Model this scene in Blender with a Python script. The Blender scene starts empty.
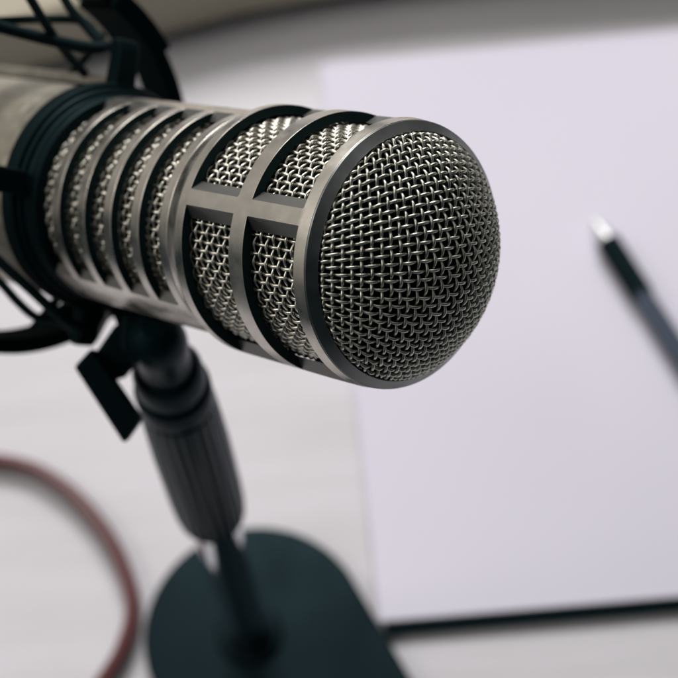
import bpy, bmesh, math, random
from mathutils import Vector, Matrix
R_ = math.radians
S = 0.001                                   # everything below is written in millimetres
sc = bpy.context.scene
col = sc.collection
random.seed(4)

# ---------------------------------------------------------------- camera frame
F = 1500.0                                  # focal length in pixels of the 678 px frame
up = Vector((-.0386, -.464, -.885)).normalized()      # world up, in camera axes (right, down, forward)
P0 = 588 * Vector(((257-339)/F, (638-339)/F, 1.0))    # foot of the stand, seen from the camera
Yc = (Vector((0, 0, 1)) - up * up.z).normalized()
Xc = Yc.cross(up)
M3 = Matrix((Xc, Yc, up))                   # camera axes -> world axes
def cam2w(p):
    return M3 @ (Vector(p) - P0)
CAM = cam2w((0, 0, 0))
def cp(px, py, z):                          # the point at depth z (mm) that shows at this pixel
    return cam2w(((px-339)/F*z, (py-339)/F*z, z))

# microphone axis: local Z = towards the nose, local origin = centre of the front rim
th, ph = .773, .258
dC = Vector((math.sin(th)*math.cos(ph), math.sin(th)*math.sin(ph), -math.cos(th)))
e0C = (up - dC * up.dot(dC)).normalized()
e1C = dC.cross(e0C)
mo = cam2w((14.564, -15.78, 291.7))
ax, ay, az = M3 @ e0C, M3 @ e1C, M3 @ dC
MIC = Matrix(((ax.x, ay.x, az.x, mo.x*S), (ax.y, ay.y, az.y, mo.y*S), (ax.z, ay.z, az.z, mo.z*S), (0, 0, 0, 1)))
def w2m(p):                                 # world mm -> microphone mm
    v = Vector(p) - mo
    return Vector((v.dot(ax), v.dot(ay), v.dot(az)))
def ml(s, psi, r):                          # point at distance s behind the rim
    return Vector((r*math.cos(R_(psi)), r*math.sin(R_(psi)), -s))

# ---------------------------------------------------------------- materials
def mat(name, color, rough=.5, metal=0., spec=.5, noise=None, bump=None, coat=0., aniso=0., var=None, scratch=None):
    m = bpy.data.materials.new(name); m.use_nodes = True
    nt = m.node_tree; b = nt.nodes['Principled BSDF']
    b.inputs['Base Color'].default_value = (*color, 1); b.inputs['Roughness'].default_value = rough
    b.inputs['Metallic'].default_value = metal; b.inputs['Specular IOR Level'].default_value = spec
    if max(color) < .03: b.inputs['Specular Tint'].default_value = (.42, .86, 1, 1)
    b.inputs['Coat Weight'].default_value = coat; b.inputs['Anisotropic'].default_value = aniso
    tc = nt.nodes.new('ShaderNodeTexCoord')
    def nz(scale, detail=4, stretch=None):
        n = nt.nodes.new('ShaderNodeTexNoise'); n.inputs['Scale'].default_value = scale; n.inputs['Detail'].default_value = detail
        if stretch:
            mp = nt.nodes.new('ShaderNodeMapping'); mp.inputs['Scale'].default_value = stretch
            nt.links.new(tc.outputs['Object'], mp.inputs['Vector']); nt.links.new(mp.outputs[0], n.inputs['Vector'])
        else:
            nt.links.new(tc.outputs['Object'], n.inputs['Vector'])
        return n
    if var:                                  # (scale, second colour, stretch)
        n = nz(var[0], 5, var[2] if len(var) > 2 else None)
        r = nt.nodes.new('ShaderNodeValToRGB'); r.color_ramp.elements[0].position = .35; r.color_ramp.elements[1].position = .7
        r.color_ramp.elements[0].color = (*color, 1); r.color_ramp.elements[1].color = (*var[1], 1)
        nt.links.new(n.outputs['Fac'], r.inputs[0]); nt.links.new(r.outputs[0], b.inputs['Base Color'])
    if noise:                                # (scale, lo, hi) roughness
        n = nz(noise[0], 4); mr = nt.nodes.new('ShaderNodeMapRange')
        mr.inputs['From Min'].default_value = .3; mr.inputs['From Max'].default_value = .7
        mr.inputs['To Min'].default_value = noise[1]; mr.inputs['To Max'].default_value = noise[2]
        nt.links.new(n.outputs['Fac'], mr.inputs[0]); nt.links.new(mr.outputs[0], b.inputs['Roughness'])
    if bump:                                 # (scale, strength, distance, stretch)
        n = nz(bump[0], 6, bump[3] if len(bump) > 3 else None); bp = nt.nodes.new('ShaderNodeBump')
        bp.inputs['Strength'].default_value = bump[1]; bp.inputs['Distance'].default_value = bump[2]
        nt.links.new(n.outputs['Fac'], bp.inputs['Height']); nt.links.new(bp.outputs[0], b.inputs['Normal'])
    return m

TEAL = (.002, .0065, .0075)
m_shell = mat('satin nickel', (.61, .575, .52), .32, 1., noise=(190, .22, .40), bump=(1.2, .2, .00004, (700, 700, 1500)), var=(330, (.53, .50, .45)))
m_chamf = mat('dark nickel bevel', (.17, .18, .18), .38, 1., noise=(260, .32, .44))
m_wire = mat('grille wire', (.76, .735, .66), .31, 1., noise=(500, .24, .44), var=(420, (.60, .58, .51)))
m_wire2 = mat('nose grille wire', (.64, .63, .56), .30, 1., noise=(500, .24, .44), var=(300, (.44, .44, .385)), bump=(3500, .3, .00002))
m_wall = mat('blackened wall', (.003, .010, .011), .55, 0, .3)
m_wall2 = mat('window end wall', (.22, .22, .21), .42, .9)
m_dark = mat('inside black', (.002, .0075, .008), .9, 0, .1)
m_body = mat('matt nickel body', (.47, .435, .365), .46, .92, noise=(300, .36, .54), bump=(900, .5, .00006), var=(210, (.36, .335, .28)))
m_black = mat('black plastic', TEAL, .55, 0, .09, bump=(1500, .1, .00004))
m_ring = mat('matt black coating', (.0015, .006, .007), .8, 0, .04)
m_rub = mat('black rubber', TEAL, .5, 0, .15)
m_cord = mat('black cord', (.004, .009, .010), .8, 0, .25, bump=(2500, .4, .0002))
m_grip = mat('black grip', (.003, .0115, .0145), .32, 0, .10)
m_base = mat('black base', (.0055, .0090, .0120), .48, 0, .16, bump=(1400, .5, .00012), noise=(40, .38, .6))
m_chrome = mat('chrome', (.72, .74, .77), .08, 1.)
m_paper = mat('paper', (.76, .735, .85), .9, 0, .2, bump=(60, .06, .0004), var=(9, (.735, .71, .825)))
m_folder = mat('black folder', (.002, .006, .007), .7, 0, .12)
m_cable = mat('red cable', (.11, .030, .033), .34, 0, .5)
m_pen = mat('pen barrel', (.045, .062, .095), .28, .3, .4)
m_pensil = mat('pen tip metal', (.62, .62, .64), .42, .8)
m_slab = mat('grey riser shell', (.40, .36, .27), .6, .0)

def desk_mat():
    m = bpy.data.materials.new('white desk'); m.use_nodes = True
    nt = m.node_tree; b = nt.nodes['Principled BSDF']; L = nt.links.new
    tc = nt.nodes.new('ShaderNodeTexCoord')
    mp = nt.nodes.new('ShaderNodeMapping'); mp.inputs['Rotation'].default_value = (0, 0, R_(-28)); mp.inputs['Scale'].default_value = (1.2, 7, 1)
    n = nt.nodes.new('ShaderNodeTexNoise'); n.inputs['Scale'].default_value = 7; n.inputs['Detail'].default_value = 7; n.inputs['Roughness'].default_value = .6
    L(tc.outputs['Object'], mp.inputs[0]); L(mp.outputs[0], n.inputs['Vector'])
    r = nt.nodes.new('ShaderNodeValToRGB'); r.color_ramp.elements[0].position = .28; r.color_ramp.elements[1].position = .6
    r.color_ramp.elements[0].color = (.61, .595, .63, 1); r.color_ramp.elements[1].color = (.69, .67, .72, 1)
    L(n.outputs['Fac'], r.inputs[0]); L(r.outputs[0], b.inputs['Base Color'])
    b.inputs['Roughness'].default_value = .55
    bp = nt.nodes.new('ShaderNodeBump'); bp.inputs['Strength'].default_value = .15; bp.inputs['Distance'].default_value = .0004
    L(n.outputs['Fac'], bp.inputs['Height']); L(bp.outputs[0], b.inputs['Normal'])
    return m
m_desk = desk_mat()

# ---------------------------------------------------------------- mesh helpers
def link(name, bm, m, parent=None, mw=None, smooth=40, bevel=None, seg=2, blim=35):
    bmesh.ops.recalc_face_normals(bm, faces=bm.faces)
    me = bpy.data.meshes.new(name); bm.to_mesh(me); bm.free()
    me.transform(Matrix.Scale(S, 4))
    for p in me.polygons: p.use_smooth = True
    me.set_sharp_from_angle(angle=R_(smooth))
    o = bpy.data.objects.new(name, me); col.objects.link(o)
    me.materials.append(m)
    if parent: o.parent = parent
    elif mw is not None: o.matrix_world = mw
    if bevel:
        b = o.modifiers.new('bevel', 'BEVEL'); b.width = bevel*S; b.segments = seg; b.limit_method = 'ANGLE'; b.angle_limit = R_(blim)
        b.harden_normals = True
    return o
def empty(name, mw, label, cat):
    o = bpy.data.objects.new(name, None); col.objects.link(o); o.empty_display_size = .02
    o.matrix_world = mw; o['label'] = label; o['category'] = cat
    return o
def lathe(bm, prof, n=96, closed=False, T=None):
    rings = []
    for (z, r) in prof:
        ring = []
        for k in range(n):
            a = 2*math.pi*k/n; v = Vector((r*math.cos(a), r*math.sin(a), z))
            ring.append(bm.verts.new(T @ v if T else v))
        rings.append(ring)
    pairs = list(zip(rings, rings[1:])) + ([(rings[-1], rings[0])] if closed else [])
    for a, b in pairs:
        for k in range(n):
            bm.faces.new((a[k], a[(k+1) % n], b[(k+1) % n], b[k]))
    if not closed:
        for r in (rings[0], rings[-1]):
            try: bm.faces.new(r)
            except ValueError: pass
    return bm
def prism(bm, poly, off):                   # polygon of points, extruded by the vector off
    a = [bm.verts.new(p) for p in poly]; b = [bm.verts.new(Vector(p)+off) for p in poly]
    bm.faces.new(a); bm.faces.new(b[::-1])
    n = len(a)
    for k in range(n): bm.faces.new((a[k], b[k], b[(k+1) % n], a[(k+1) % n]))
    return bm
def box(bm, o, u, v, w):                    # corner + three edges
    o, u, v, w = map(Vector, (o, u, v, w))
    return prism(bm, [o, o+u, o+u+v, o+v], w)
def smooth_path(pts, sub=8):
    P = [Vector(p) for p in pts]; out = []
    Q = [P[0]*2-P[1]] + P + [P[-1]*2-P[-2]]
    for i in range(1, len(Q)-2):
        a, b, c, d = Q[i-1:i+3]
        for k in range(sub):
            t = k/sub
            out.append(.5*((2*b)+(c-a)*t+(2*a-5*b+4*c-d)*t*t+(3*b-a-3*c+d)*t**3))
    out.append(P[-1]); return out
def tube(bm, P, r, n=12, closed=False, cap=True, rf=None):
    m = len(P); rings = []
    t0 = (P[1]-P[0]).normalized(); nrm = t0.orthogonal().normalized()
    for i in range(m):
        t = ((P[(i+1) % m] if closed or i < m-1 else P[i]) - (P[i-1] if closed or i > 0 else P[i])).normalized()
        nrm = (nrm - t*nrm.dot(t)).normalized(); bn = t.cross(nrm)
        rr = rf(i/(m-1)) if rf else r
        rings.append([bm.verts.new(P[i]+rr*(math.cos(2*math.pi*k/n)*nrm+math.sin(2*math.pi*k/n)*bn)) for k in range(n)])
    for i in range(m if closed else m-1):
        a, b = rings[i], rings[(i+1) % m]
        for k in range(n): bm.faces.new((a[k], a[(k+1) % n], b[(k+1) % n], b[k]))
    if cap and not closed:
        bm.faces.new(rings[0][::-1]); bm.faces.new(rings[-1])
    return bm
class Fast:                                 # fast wire builder: the normals of the carrying surface are given
    def __init__(s): s.v = []; s.f = []
    def wire(s, P, N, r, n=6, closed=False):
        m = len(P); b0 = len(s.v)
        for i in range(m):
            t = ((P[(i+1) % m] if closed or i < m-1 else P[i]) - (P[i-1] if closed or i > 0 else P[i])).normalized()
            nn = (N[i] - t*N[i].dot(t)).normalized(); bn = t.cross(nn)
            for k in range(n):
                a = 2*math.pi*k/n
                s.v.append((P[i] + r*(math.cos(a)*nn+math.sin(a)*bn)))
        for i in range(m if closed else m-1):
            for k in range(n):
                j = (i+1) % m
                s.f.append((b0+i*n+k, b0+i*n+(k+1) % n, b0+j*n+(k+1) % n, b0+j*n+k))
        if not closed:
            s.f.append(tuple(b0+k for k in range(n))[::-1]); s.f.append(tuple(b0+(m-1)*n+k for k in range(n)))
    def link(s, name, m, parent):
        me = bpy.data.meshes.new(name); me.from_pydata([tuple(v*S) for v in s.v], [], s.f)
        for p in me.polygons: p.use_smooth = True
        me.validate(); me.materials.append(m)
        o = bpy.data.objects.new(name, me); col.objects.link(o); o.parent = parent
        return o

# ---------------------------------------------------------------- desk and background
bm = bmesh.new(); box(bm, (-390, -700, -30), (1500, 0, 0), (0, 1750, 0), (0, 0, 30))
o = link('desk_surface', bm, m_desk, mw=Matrix.Identity(4), bevel=3); o['kind'] = 'structure'

# ---------------------------------------------------------------- paper stack on its black folder
def rot_box(bm, x0, y0, x1, y1, z0, z1, a=0, cx=None, cy=None):
    cx = (x0+x1)/2 if cx is None else cx; cy = (y0+y1)/2 if cy is None else cy
    c, s = math.cos(R_(a)), math.sin(R_(a))
    P = [Vector((cx+(x-cx)*c-(y-cy)*s, cy+(x-cx)*s+(y-cy)*c, z0)) for x, y in ((x0, y0), (x1, y0), (x1, y1), (x0, y1))]
    return prism(bm, P, Vector((0, 0, z1-z0)))
pad = empty('paper_stack', Matrix.Translation((.156, .138, 0)), 'stack of blank white paper sheets on a thin black folder', 'paper')
inv = pad.matrix_world.inverted()
def child_world(o, root):
    o.parent = root; o.matrix_parent_inverse = root.matrix_world.inverted(); return o
bm = bmesh.new(); rot_box(bm, 50.5, -4.0, 262, 270, 0.2, 4.2)
child_world(link('folder', bm, m_folder, bevel=.6), pad)
bm = bmesh.new()
for k in range(6):
    dx, dy, a = [(.2, .6, 1.1), (.4, .3, .1), (.4, .8, .5), (.5, -.2, .08), (-.2, .6, .12), (0, .2, 0)][k]
    rot_box(bm, 48.3+dx, .6+dy, 264+dx, 273.6+dy, 4.25+k*.32, 4.25+k*.32+.29, a, 48.3, .6)
o = link('sheets', bm, m_paper, bevel=.08, seg=1); child_world(o, pad)
PZ = 6.2

# ---------------------------------------------------------------- pen lying on the paper
pt = Vector((157, 172.5, PZ+5.3)); pe = Vector((157+36.5*1.47, 172.5-99*1.47, PZ+5.4))
pd = (pe-pt).normalized(); q = Vector((0, 0, 1)).rotation_difference(pd).to_matrix().to_4x4()
PM = Matrix.Translation(pt*S) @ q
pen = empty('pen', PM, 'slim ballpoint pen with black grip and silver tip lying on the white paper', 'pen')
def pprof(name, prof, m, n=32):
    bm = bmesh.new(); lathe(bm, prof, n); o = link(name, bm, m, smooth=30); o.parent = pen; return o
pprof('tip', [(0, .6), (1.5, .8), (1.8, 1.4), (6, 2.7), (12, 4.0), (13.5, 4.3)], m_pensil)
pprof('grip', [(13.5, 4.7), (14, 5.2)] + [(14+i*1.5+d, 5.3-(.25 if d > .7 else 0)) for i in range(19) for d in (.2, .6, .9, 1.3)] + [(42.9, 5.3), (43.3, 4.8)], m_rub)
pprof('barrel', [(43.3, 4.0), (43.9, 4.4), (60, 4.6), (140, 4.6), (150, 4.3), (151, 3.8)], m_pen)
pprof('band', [(43.4, 4.5), (43.5, 5.0), (44.5, 5.0), (44.6, 4.5)], m_pen)
bm = bmesh.new(); box(bm, (-1.2, 4.3, 105), (2.4, 0, 0), (0, 1.3, 0), (0, 0, 44)); link('clip', bm, m_pensil, bevel=.3).parent = pen
pprof('button', [(151, 2.2), (160, 2.2), (160.6, 1.6)], m_pensil)

# ---------------------------------------------------------------- red cable loop on the desk
ctl = [(-245, 20), (-200, 66), (-150, 86), (-103, 82.5), (-78, 70), (-58, 45.7), (-48, 19), (-50.5, 2), (-60, -14), (-84, -42), (-130, -66), (-190, -74), (-260, -60)]
zz = [3.3, 3.6, 4.2, 4.8, 5.6, 6.2, 6.2, 5.6, 5, 4.2, 3.6, 3.3, 3.3]
P = smooth_path([(x, y, z) for (x, y), z in zip(ctl, zz)], 14)
bm = bmesh.new(); tube(bm, P, 3.2, 16)
o = link('cable', bm, m_cable); o['label'] = 'thin reddish brown cable curling in a loop on the white desk'; o['category'] = 'cable'

# ---------------------------------------------------------------- grey riser far back on the desk, added and shaped to cast shade
LM = Matrix.Translation((.008, .303, 0))
slab_root = empty('added_shade_slab', LM, 'added grey slab with a rounded front edge, shading the back of the desk', 'slab')
def shade_slab(name, dy, z0, z1, m, bevel, ymax=240):
    fr = [(-240, -55), (-110, -26.5), (-50, -13), (0, -2), (45, 3), (90, 5), (150, 4), (330, 2)]
    bm = bmesh.new(); prism(bm, [Vector((x, y+dy, z0)) for x, y in fr] + [Vector((330, ymax, z0)), Vector((-240, ymax, z0))], Vector((0, 0, z1-z0)))
    link(name, bm, m, bevel=bevel, seg=3).parent = slab_root
shade_slab('slab_body', 3, 5, 41, m_slab, 8)
shade_slab('base', 14, .05, 4.95, m_rub, .5, 230)

# ---------------------------------------------------------------- microphone
mic = empty('microphone', MIC, 'large silver broadcast microphone with woven wire grille and domed nose', 'microphone')

def psis(breaks, step=2.0):
    b = sorted(x % 360 for x in breaks); out = list(b); a = 0.0
    while a < 359.9:
        if all(min(abs(a-x), 360-abs(a-x)) > step*.45 for x in b): out.append(a)
        a += step
    return sorted(out)
def shell(name, prof, rin, holes, m, bevel=.28, draft=5.5):
    """prof: (s, R) outer profile; holes: (s0, s1, psi0, psi1)"""
    def Rat(x):
        for (a_, ra), (b_, rb) in zip(prof, prof[1:]):
            if a_ <= x <= b_: return ra+(rb-ra)*(x-a_)/(b_-a_)
    ex = set()
    for h in holes:
        for x in (h[0]-.5, h[0]+.5, h[1]-.5, h[1]+.5):
            if prof[0][0] < x < prof[-1][0] and all(abs(x-q[0]) > .2 for q in prof): ex.add(round(x, 3))
    prof = sorted(list(prof) + [(x, Rat(x)) for x in ex])
    ss = [p[0] for p in prof]
    br = sorted({round(x % 360, 3) for h in holes for x in (h[2], h[3], h[2]-1.1, h[2]+1.1, h[3]-1.1, h[3]+1.1)})
    A = psis(br); n = len(A); bm = bmesh.new()
    vo = [[bm.verts.new(ml(s, a, r)) for a in A] for s, r in prof]
    def inner(a):                            # the ends of each opening slope inwards
        for s0, s1, p0, p1 in holes:
            wdt = (p1-p0) % 360; u = (a-p0) % 360
            if u <= wdt+1e-6: return p0 + draft + u/wdt*(wdt-2*draft)
        return a
    vi = [[bm.verts.new(ml(s, inner(a), min(rin, r-.3))) for a in A] for s, r in prof]
    def solid(i, k):
        sm = (ss[i]+ss[i+1])/2; am = A[k] + ((A[(k+1) % n]-A[k]) % 360)/2
        for s0, s1, p0, p1 in holes:
            if s0 < sm < s1 and ((am-p0) % 360) < ((p1-p0) % 360): return False
        return True
    m_ = len(ss)-1
    G = [[solid(i, k) for k in range(n)] for i in range(m_)]
    def F_(vs, mi):
        bm.faces.new(vs).material_index = mi
    for i in range(m_):
        for k in range(n):
            if not G[i][k]: continue
            k2 = (k+1) % n
            bm.faces.new((vo[i][k], vo[i+1][k], vo[i+1][k2], vo[i][k2]))
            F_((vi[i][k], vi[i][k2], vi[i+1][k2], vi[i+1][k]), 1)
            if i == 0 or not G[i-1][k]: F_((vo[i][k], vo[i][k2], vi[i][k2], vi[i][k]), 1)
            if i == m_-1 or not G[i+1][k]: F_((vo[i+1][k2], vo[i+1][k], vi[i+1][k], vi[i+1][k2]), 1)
            if not G[i][k-1]: F_((vo[i+1][k], vo[i][k], vi[i][k], vi[i+1][k]), 2)
            if not G[i][k2]: F_((vo[i][k2], vo[i+1][k2], vi[i+1][k2], vi[i][k2]), 2)
    for v in [v for v in bm.verts if not v.link_faces]: bm.verts.remove(v)
    o = link(name, bm, m, parent=mic, smooth=28, bevel=bevel, blim=60)
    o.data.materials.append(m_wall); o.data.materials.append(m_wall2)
    return o

RH, RS = 26.95, 24.9
WIN = [(32.5, 115.5), (122.5, 205.5), (212.5, 295.5), (302.5, 25.5)]
holes = [(s0, s1, a, b) for s0, s1 in ((4.9, 19.7), (24.0, 39.1)) for a, b in WIN]
prof = [(2.15, 26.55), (4.9, 26.85), (12, 26.95), (19.7, RH), (24.0, RH), (31, RH), (39.1, RH), (41.6, RH-.05), (42.3, 26.5), (43.3, 25.75), (44.3, 25.35), (45.6, 25.1), (46.8, RS)]
shell('grille_housing', prof, 24.85, holes, m_shell)
SL = [(49.9+10.3*k, 57.0+10.3*k) for k in range(5)]
holes = [(s0, s1, a, b) for s0, s1 in SL for a, b in ((-29.5, 87.7), (150.5, 267.7))]
prof = [(46.85, RS)] + sorted([(x, RS) for sl in SL for x in sl])
shell('slotted_sleeve', prof, 22.9, holes, m_shell, draft=4)

# bevelled nose rim, a lathed ring
def mlathe(name, prof, m, n=160, closed=True, bevel=None, smooth=30):
    bm = bmesh.new(); lathe(bm, [(-s, r) for s, r in prof], n, closed=closed)
    return link(name, bm, m, parent=mic, smooth=smooth, bevel=bevel)
mlathe('nose_rim', [(2.1, 26.5), (1.85, 26.4), (.6, 24.75), (.45, 24.6), (.5, 24.45), (.9, 24.35), (4.6, 24.35)] + [(4.7, 24.09), (4.7, 26.0), (2.1, 26.0)], m_chamf)
# black gasket ring with a raised bead, and the plain rear body
mlathe('gasket_ring', [(98.3, 22.3), (98.3, 24.6), (98.9, 25.1), (101.2, 25.2), (101.6, 24.9), (102.2, 25.2), (102.6, 26.2), (103.2, 26.6), (106.2, 26.6), (107.0, 26.2), (107.0, 24.3)], m_rub)
bm = bmesh.new(); lathe(bm, [(-s, r) for s, r in [(107.1, 24), (107.1, 25.6), (107.5, 26.15), (108.5, 26.5), (150, 26.6), (196, 26.6), (200, 26.0), (203, 24), (204, 20)]], 128)
body = link('body', bm, m_body, parent=mic, smooth=30)
# long raised rail on the far shoulder of the body
bm = bmesh.new()
for a0, a1, r0, r1, mm in ((-61, -50, 26.2, 29.6, 0),):
    poly = [ml(108.4, a, r1) for a in (a0, (a0+a1)/2, a1)] + [ml(108.4, a, r0) for a in (a1, (a0+a1)/2, a0)]
    prism(bm, poly, Vector((0, 0, -78)))
link('side_rail', bm, m_body, parent=mic, bevel=.5)
bm = bmesh.new()
poly = [ml(108.6, a, 27.1) for a in (-49.9, -47, -44.5)] + [ml(108.6, a, 26.2) for a in (-44.5, -47, -49.9)]
prism(bm, poly, Vector((0, 0, -77))); link('rail_shadow_strip', bm, m_rub, parent=mic)  # black strip along the rail stands in for its shadow gap
bm = bmesh.new()
for s_ in (128,):
    lathe(bm, [(29.55, 1.1), (30.1, 1.0), (30.25, .6)], 20, T=Matrix.Translation((0, 0, -s_)) @ Matrix.Rotation(R_(-54), 4, 'Z') @ Matrix.Rotation(R_(90), 4, 'Y'))
link('rail_screw', bm, m_rub, parent=mic)

# dark foam liner behind the wires
bm = bmesh.new()
RD, SC0 = 30.6, 19.3
pr = [(-(SC0 - 28.6*math.cos(R_(a))), 28.6*math.sin(R_(a))) for a in (2, 6, 12, 18, 24, 30, 36, 42, 47)] + [(-4, 22.0), (-8, 22.2), (-44, 22.2), (-46, 20.6), (-101, 20.6)]
lathe(bm, pr, 96); link('foam_liner', bm, m_dark, parent=mic)

PITCH, WR = 1.84, .31
AMP = .33
# nose dome: plain weave pressed into a spherical cap, turned 20 degrees about the axis
w = Fast(); rot = R_(20.2)
emC = Vector((math.cos(ph), math.sin(ph), 0)); emC = (emC - dC*emC.dot(dC)).normalized()
eMC = dC.cross(emC)                         # perpendicular to both
if eMC.y < 0: eMC = -eMC
gv = (eMC*math.cos(rot) + emC*math.sin(rot)).normalized()      # the wires that look upright
gh = (emC*math.cos(rot) - eMC*math.sin(rot)).normalized()
def tol(v): return Vector((v.dot(e0C), v.dot(e1C), v.dot(dC)))
gv, gh = tol(gv), tol(gh); gd = Vector((0, 0, 1))
NW = 15; sub = 6
aed = math.asin(23.75/RD); amax = aed + 3.2/RD
for fam in (0, 1):
    for i in range(-NW, NW+1):
        run = []; runs = []
        wob = random.uniform(-.12, .12)
        for j in range(-NW*sub-3, NW*sub+4):
            t = j/sub
            a = (i+wob*.6)*PITCH/RD*.985; b = t*PITCH/RD*.985
            u_, v_ = (a, b) if fam == 0 else (b, a)
            dr = (gh*math.tan(u_ + .0012*math.sin(1.7*t+i)) + gv*math.tan(v_ + .0012*math.sin(1.3*t+2*i)) + gd).normalized()
            if math.acos(min(1, dr.z)) > amax:
                if len(run) > 3: runs.append(run)
                run = []; continue
            ph_ = math.cos(math.pi*t) * (1 if (i % 2 == 0) else -1) * (1 if fam == 0 else -1)
            al = math.acos(min(1, dr.z))
            if al <= aed:
                run.append((Vector((0, 0, -SC0)) + dr*(RD+AMP*ph_), dr))
            else:                            # the pressed skirt turns back into the rim
                h_ = Vector((dr.x, dr.y, 0)).normalized(); k_ = min(1, (al-aed)*RD/1.2)
                nn = (Vector((dr.x, dr.y, dr.z))*(1-k_) + h_*k_).normalized()
                run.append((h_*23.75 + Vector((0, 0, RD*math.cos(aed)-SC0-(al-aed)*RD)) + nn*AMP*ph_, nn))
        if len(run) > 3: runs.append(run)
        for run in runs:
            w.wire([a for a, b in run], [b for a, b in run], .33, 8)
w.link('nose_grille', m_wire2, mic)

def cyl_mesh(name, s0, s1, Rm, ncirc):
    w = Fast(); nr = int((s1-s0)/1.8); nr += nr % 2
    dp = (s1-s0)/nr
    for i in range(nr+1):                    # hoops
        P, N = [], []
        for j in range(ncirc*5):
            a = 2*math.pi*j/(ncirc*5); N_ = Vector((math.cos(a), math.sin(a), 0))
            ph_ = math.cos(math.pi*j/5)*(1 if i % 2 == 0 else -1)
            P.append(N_*(Rm+AMP*ph_) + Vector((0, 0, -(s0+i*dp)))); N.append(N_)
        w.wire(P, N, .325, 6, closed=True)
    for k in range(ncirc):                   # straight wires
        a = 2*math.pi*k/ncirc + random.uniform(-.0015, .0015); N_ = Vector((math.cos(a), math.sin(a), 0)); P = []
        for j in range(nr*4+1):
            ph_ = -math.cos(math.pi*j/4)*(1 if k % 2 == 0 else -1)
            P.append(N_*(Rm+AMP*ph_) + Vector((0, 0, -(s0+j*dp/4))))
        w.wire(P, [N_]*len(P), .325, 6)
    return w.link(name, m_wire, mic)
cyl_mesh('front_grille', 4.95, 42.0, 23.85, 82)
cyl_mesh('rear_grille', 46.9, 98.2, 21.6, 74)

# ---------------------------------------------------------------- shock mount
mount = empty('shock_mount', MIC @ Matrix.Translation((0, 0, -.12)), 'black elastic shock mount ring with cords holding the silver microphone', 'shock mount')
mount_inv = None
def mm_link(name, bm, m, bevel=None, **k):  # geometry in microphone millimetres
    o = link(name, bm, m, parent=mount, bevel=bevel, **k)
    o.data.transform(Matrix.Translation((0, 0, .12))); return o
bm = bmesh.new(); lathe(bm, [(-s, r) for s, r in [(103.4, 26.7), (103.4, 27.4), (104, 27.9), (108.0, 27.9), (108.3, 27.6), (108.3, 26.7)]], 128, closed=True)
mm_link('clamp_ring', bm, m_black)
# hooks
for a, r1, wd in ((-50, 38.5, 6.0), (37, 40, 6.0), (128, 37, 5.4), (217, 38.5, 5.2)):
    er = Vector((math.cos(R_(a)), math.sin(R_(a)), 0)); et = Vector((-math.sin(R_(a)), math.cos(R_(a)), 0)); z = Vector((0, 0, -1))
    bm = bmesh.new()
    s0 = 103.9 if a != 37 else 99.8
    poly = [(26.5, s0-.2), (r1-2.5, s0-.2), (r1, s0+1.2), (r1, s0+4.5), (r1-3.2, s0+4.6), (r1-4.5, s0+4.2), (26.5, s0+5.2)]
    prism(bm, [er*r + z*s - et*wd/2 for r, s in poly], et*wd)
    mm_link('hook', bm, m_black, bevel=.7)
# outer ring: a flat band standing off the microphone
def band(cx, cy, R0, R1, s0, s1, a0, a1, n):
    bm = bmesh.new(); full = (a1-a0) >= 360; rings = []
    for k in range(n if full else n+1):
        a = R_(a0+(a1-a0)*k/n); e = Vector((math.cos(a), math.sin(a), 0)); c_ = Vector((cx, cy, 0))
        rings.append([bm.verts.new(c_+e*r+Vector((0, 0, -s))) for r, s in ((R0, s0), (R1, s0), (R1, s1), (R0, s1))])
    m_ = len(rings)
    for k in range(m_ if full else m_-1):
        A_, B_ = rings[k], rings[(k+1) % m_]
        for j in range(4): bm.faces.new((A_[j], A_[(j+1) % 4], B_[(j+1) % 4], B_[j]))
    if not full: bm.faces.new(rings[0]); bm.faces.new(rings[-1][::-1])
    return bm
mm_link('outer_ring', band(10.3, .8, 45.4, 49.6, 128.0, 141.0, 0, 360, 160), m_ring, bevel=.9)
mm_link('ring_sleeve', band(10.3, .8, 44.6, 50.4, 126.2, 142.8, -97, -72, 30), m_ring, bevel=1.0)
mm_link('ring_sleeve', band(10.3, .8, 44.6, 50.4, 126.2, 142.8, 20, 45, 30), m_ring, bevel=1.0)
def cord(pts, r=1.25):
    P = smooth_path([w2m(cp(*p)) for p in pts], 8); bm = bmesh.new(); tube(bm, P, r, 10)
    mm_link('elastic_cord', bm, m_cord)
cord([(18, -26, 338), (30, -2, 345), (58, 42, 360), (90, 80, 380)], 1.15)
cord([(-22, 20, 345), (0, 27, 350), (55, 41, 357), (92, 48, 362), (108, 46, 366)], 1.5)
cord([(-22, 24, 366), (0, 21, 368), (50, 19, 369), (84, 22, 370), (100, 40, 369)], 1.1)
cord([(58, -14, 366), (70, 8, 367), (84, 24, 368), (98, 40, 368)], 1.2)
cord([(103, 34, 371), (92, 50, 374), (68, 78, 384)], 1.1)
cord([(-25, 236, 350), (0, 262, 354), (30, 289, 358), (62, 318, 364), (88, 332, 370)], 1.3)
cord([(-25, 258, 362), (0, 282, 364), (18, 302, 366), (36, 317, 368), (56, 320, 371), (80, 330, 372)], 1.1)
cord([(32, 330, 374), (46, 313, 374), (66, 288, 376)], 1.15)
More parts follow.
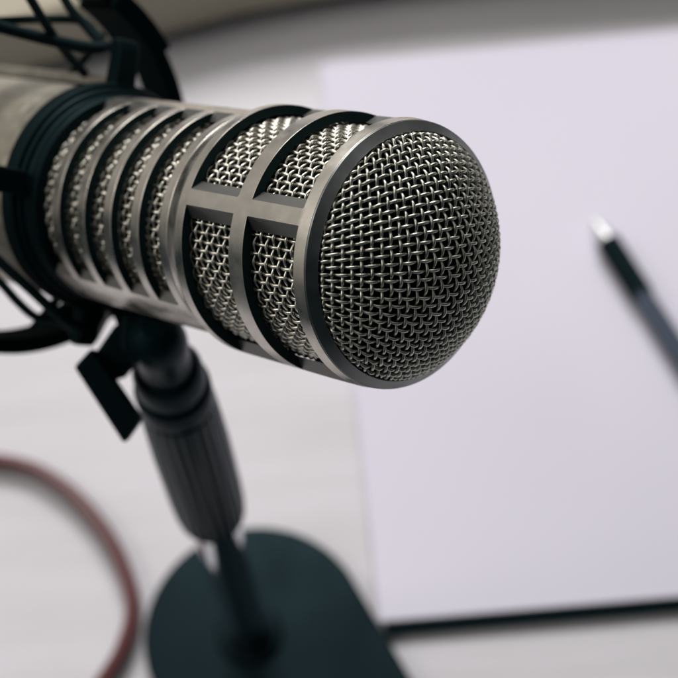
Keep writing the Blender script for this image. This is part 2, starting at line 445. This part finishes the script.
# yoke block between ring and stand, and its thumb lever
fwd = M3 @ Vector((0, 0, 1))
def camprism(name, pix, z, depth, m, bevel, parent_link=mm_link):
    bm = bmesh.new(); a = [w2m(cp(x, y, z)) for x, y in pix]
    off = w2m(mo + fwd*depth)
    prism(bm, a, off); return parent_link(name, bm, m, bevel=bevel)
camprism('yoke', [(96, 288), (172, 300), (178, 322), (170, 344), (150, 352), (122, 340), (112, 316), (98, 306)], 372, 16, m_black, 3)
camprism('hook_block', [(42, 316), (82, 288), (110, 296), (104, 318), (90, 345), (76, 344), (66, 330)], 378, 10, m_black, 1.2)

# ---------------------------------------------------------------- stand
stand = empty('microphone_stand', Matrix.Identity(4), 'short black table stand with chrome rod, fluted grip and rounded base plate', 'stand')
# base plate: a stadium, one rounded end under the rod
bm = bmesh.new()
bd = Vector((.42, -.908, 0)).normalized(); bn = Vector((-bd.y, bd.x, 0)); Rb, Lb = 43.5, 105
def stad(r, z):
    pts = []
    for k in range(49):
        a = R_(90 + 180*k/48); pts.append(bd*math.cos(a)*r + bn*math.sin(a)*r)
    for k in range(49):
        a = R_(-90 + 180*k/48); pts.append(bd*(Lb+math.cos(a)*r) + bn*math.sin(a)*r)
    return [Vector((p.x, p.y, z)) for p in pts]
prev = None
for r, z in ((Rb-1.2, 1.0), (Rb-.3, 1.6), (Rb, 2.6), (Rb, 6.2), (Rb-.3, 7.2), (Rb-1.0, 7.9), (Rb-2.0, 8.2)):
    cur = [bm.verts.new(p) for p in stad(r, z)]
    if prev is None: bm.faces.new(cur[::-1])
    else:
        for k in range(len(cur)): bm.faces.new((prev[k], prev[(k+1) % len(cur)], cur[(k+1) % len(cur)], cur[k]))
    prev = cur
bm.faces.new(prev)
link('base_plate', bm, m_base, parent=stand, smooth=25)
for t in (-.55, 1.0):
    for sgn in (-1, 1):
        p = bd*(Lb*max(t, 0) + (-22 if t < 0 else 12)) + bn*sgn*24
        bm = bmesh.new(); lathe(bm, [(0.02, 6), (1.1, 6)], 24, T=Matrix.Translation(p)); link('rubber_foot', bm, m_rub, parent=stand)
SX = Matrix.Translation((-2.2, 0, 0))
def sl(name, prof, m, n=64, **k):
    bm = bmesh.new(); lathe(bm, prof, n, T=SX); return link(name, bm, m, parent=stand, smooth=32, **k)
sl('flange', [(8.1, 13), (9.6, 13), (10.6, 12), (11, 9.5), (16, 9.3), (16.6, 8.6)], m_base)
sl('rod', [(10, 7.6), (150, 7.6)], m_chrome)
# fluted grip
bm = bmesh.new(); n = 144; prev = None
gp = [(131.5, 7.6), (132, 8.5), (134, 9.6), (137, 10.4), (142, 10.9), (156, 11.2), (190, 11.1), (214, 10.5), (217, 9.9)]
for i, (z, r) in enumerate(gp):
    ring = []
    for k in range(n):
        a = 2*math.pi*k/n; fl = .55*(0.5+.5*math.cos(24*a))**2 if 2 <= i <= 7 else 0
        ring.append(bm.verts.new(((r-fl)*math.cos(a)-2.2, (r-fl)*math.sin(a), z)))
    if prev:
        for k in range(n): bm.faces.new((prev[k], prev[(k+1) % n], ring[(k+1) % n], ring[k]))
    else: bm.faces.new(ring[::-1])
    prev = ring
bm.faces.new(prev); link('grip', bm, m_grip, parent=stand, smooth=50)
sl('collar', [(217.1, 8.8), (217.3, 9.5), (218.6, 9.7), (219, 10.1), (226.5, 10.1), (227.2, 9.7), (227.8, 8.9), (229.6, 8.7), (230.4, 9.2), (236, 9.0), (237.5, 8.2), (238, 7.2)], m_grip)
sl('neck', [(237.5, 7.0), (243, 6.6), (247, 7.0), (251, 7.2), (255, 6.8), (258, 5.2), (259.5, 3)], m_grip)
# swivel joint across the neck, lever arm and its paddle
def stand_link(name, bm, m, bevel=None, **k):
    o = link(name, bm, m, bevel=bevel, **k); o.parent = stand; return o
def campr2(name, pix, z, depth, m, bevel):
    bm = bmesh.new(); prism(bm, [cp(x, y, z) for x, y in pix], fwd*depth); return stand_link(name, bm, m, bevel=bevel)
campr2('swivel_block', [(120, 312), (170, 314), (177, 330), (176, 348), (166, 360), (134, 366), (118, 352)], 362, 15, m_black, 3)
campr2('lever_arm', [(116, 322), (146, 330), (140, 356), (122, 378), (104, 384), (88, 362)], 368, 8, m_black, 1.5)
campr2('lever_paddle', [(73.5, 367), (91, 348), (140.5, 420), (123.5, 444)], 362, 7, m_black, .8)

# ---------------------------------------------------------------- camera
cam = bpy.data.cameras.new('camera'); co = bpy.data.objects.new('camera', cam); col.objects.link(co)
cx_, cy_, cz_ = M3 @ Vector((1, 0, 0)), M3 @ Vector((0, -1, 0)), M3 @ Vector((0, 0, -1))
co.matrix_world = Matrix(((cx_.x, cy_.x, cz_.x, CAM.x*S), (cx_.y, cy_.y, cz_.y, CAM.y*S), (cx_.z, cy_.z, cz_.z, CAM.z*S), (0, 0, 0, 1)))
cam.sensor_fit = 'HORIZONTAL'; cam.sensor_width = 36; cam.lens = 36*F/678; cam.clip_start = .01; cam.clip_end = 20
cam.dof.use_dof = True; cam.dof.focus_distance = .283; cam.dof.aperture_fstop = 14.5; cam.dof.aperture_blades = 9
sc.camera = co

# ---------------------------------------------------------------- light: a tall window beyond the desk, a dim room
def area(name, loc, target, sx, sy, power, color):
    l = bpy.data.lights.new(name, 'AREA'); l.shape = 'RECTANGLE'; l.size = sx; l.size_y = sy; l.energy = power; l.color = color
    o = bpy.data.objects.new(name, l); col.objects.link(o); o.location = loc
    o.rotation_euler = (Vector(target)-Vector(loc)).to_track_quat('-Z', 'Y').to_euler(); return o
area('window_light', (.0, 1.85, 1.80), (0, .1, .1), 1.25, .9, 51, (1, .985, .965))
area('left_light', (-1.3, .2, 1.5), (0, .1, .1), .8, .8, 7, (1, .95, .88))  # weak warm area lamp, high on the left side
wd = bpy.data.worlds.new('World'); sc.world = wd; wd.use_nodes = True
wn = wd.node_tree; bg = wn.nodes['Background']; bg.inputs[1].default_value = .48
tc = wn.nodes.new('ShaderNodeTexCoord'); WL = wn.links.new
def dotn(v, lo, hi):
    vm = wn.nodes.new('ShaderNodeVectorMath'); vm.operation = 'DOT_PRODUCT'; vm.inputs[1].default_value = v
    mr = wn.nodes.new('ShaderNodeMapRange'); mr.interpolation_type = 'SMOOTHSTEP'; mr.inputs['From Min'].default_value = lo; mr.inputs['From Max'].default_value = hi
    WL(tc.outputs['Generated'], vm.inputs[0]); WL(vm.outputs['Value'], mr.inputs[0]); return mr.outputs[0]
# pale walls towards the window and on its left, a dark room behind the photographer, a dark floor
mu = wn.nodes.new('ShaderNodeMath'); mu.operation = 'MULTIPLY'
WL(dotn((-.55, .80, .25), -.45, .75), mu.inputs[0]); WL(dotn((0, 0, 1), -.16, .04), mu.inputs[1])
mx = wn.nodes.new('ShaderNodeMix'); mx.data_type = 'RGBA'; WL(mu.outputs[0], mx.inputs[0])
mx.inputs[6].default_value = (.035, .06, .07, 1); mx.inputs[7].default_value = (1.0, .96, .90, 1)
WL(mx.outputs[2], bg.inputs[0])
sc.view_settings.view_transform = 'Standard'; sc.view_settings.look = 'None'; sc.view_settings.gamma = 1; sc.view_settings.exposure = 0
sc.cycles.use_denoising = True
sc.cycles.max_bounces = 8
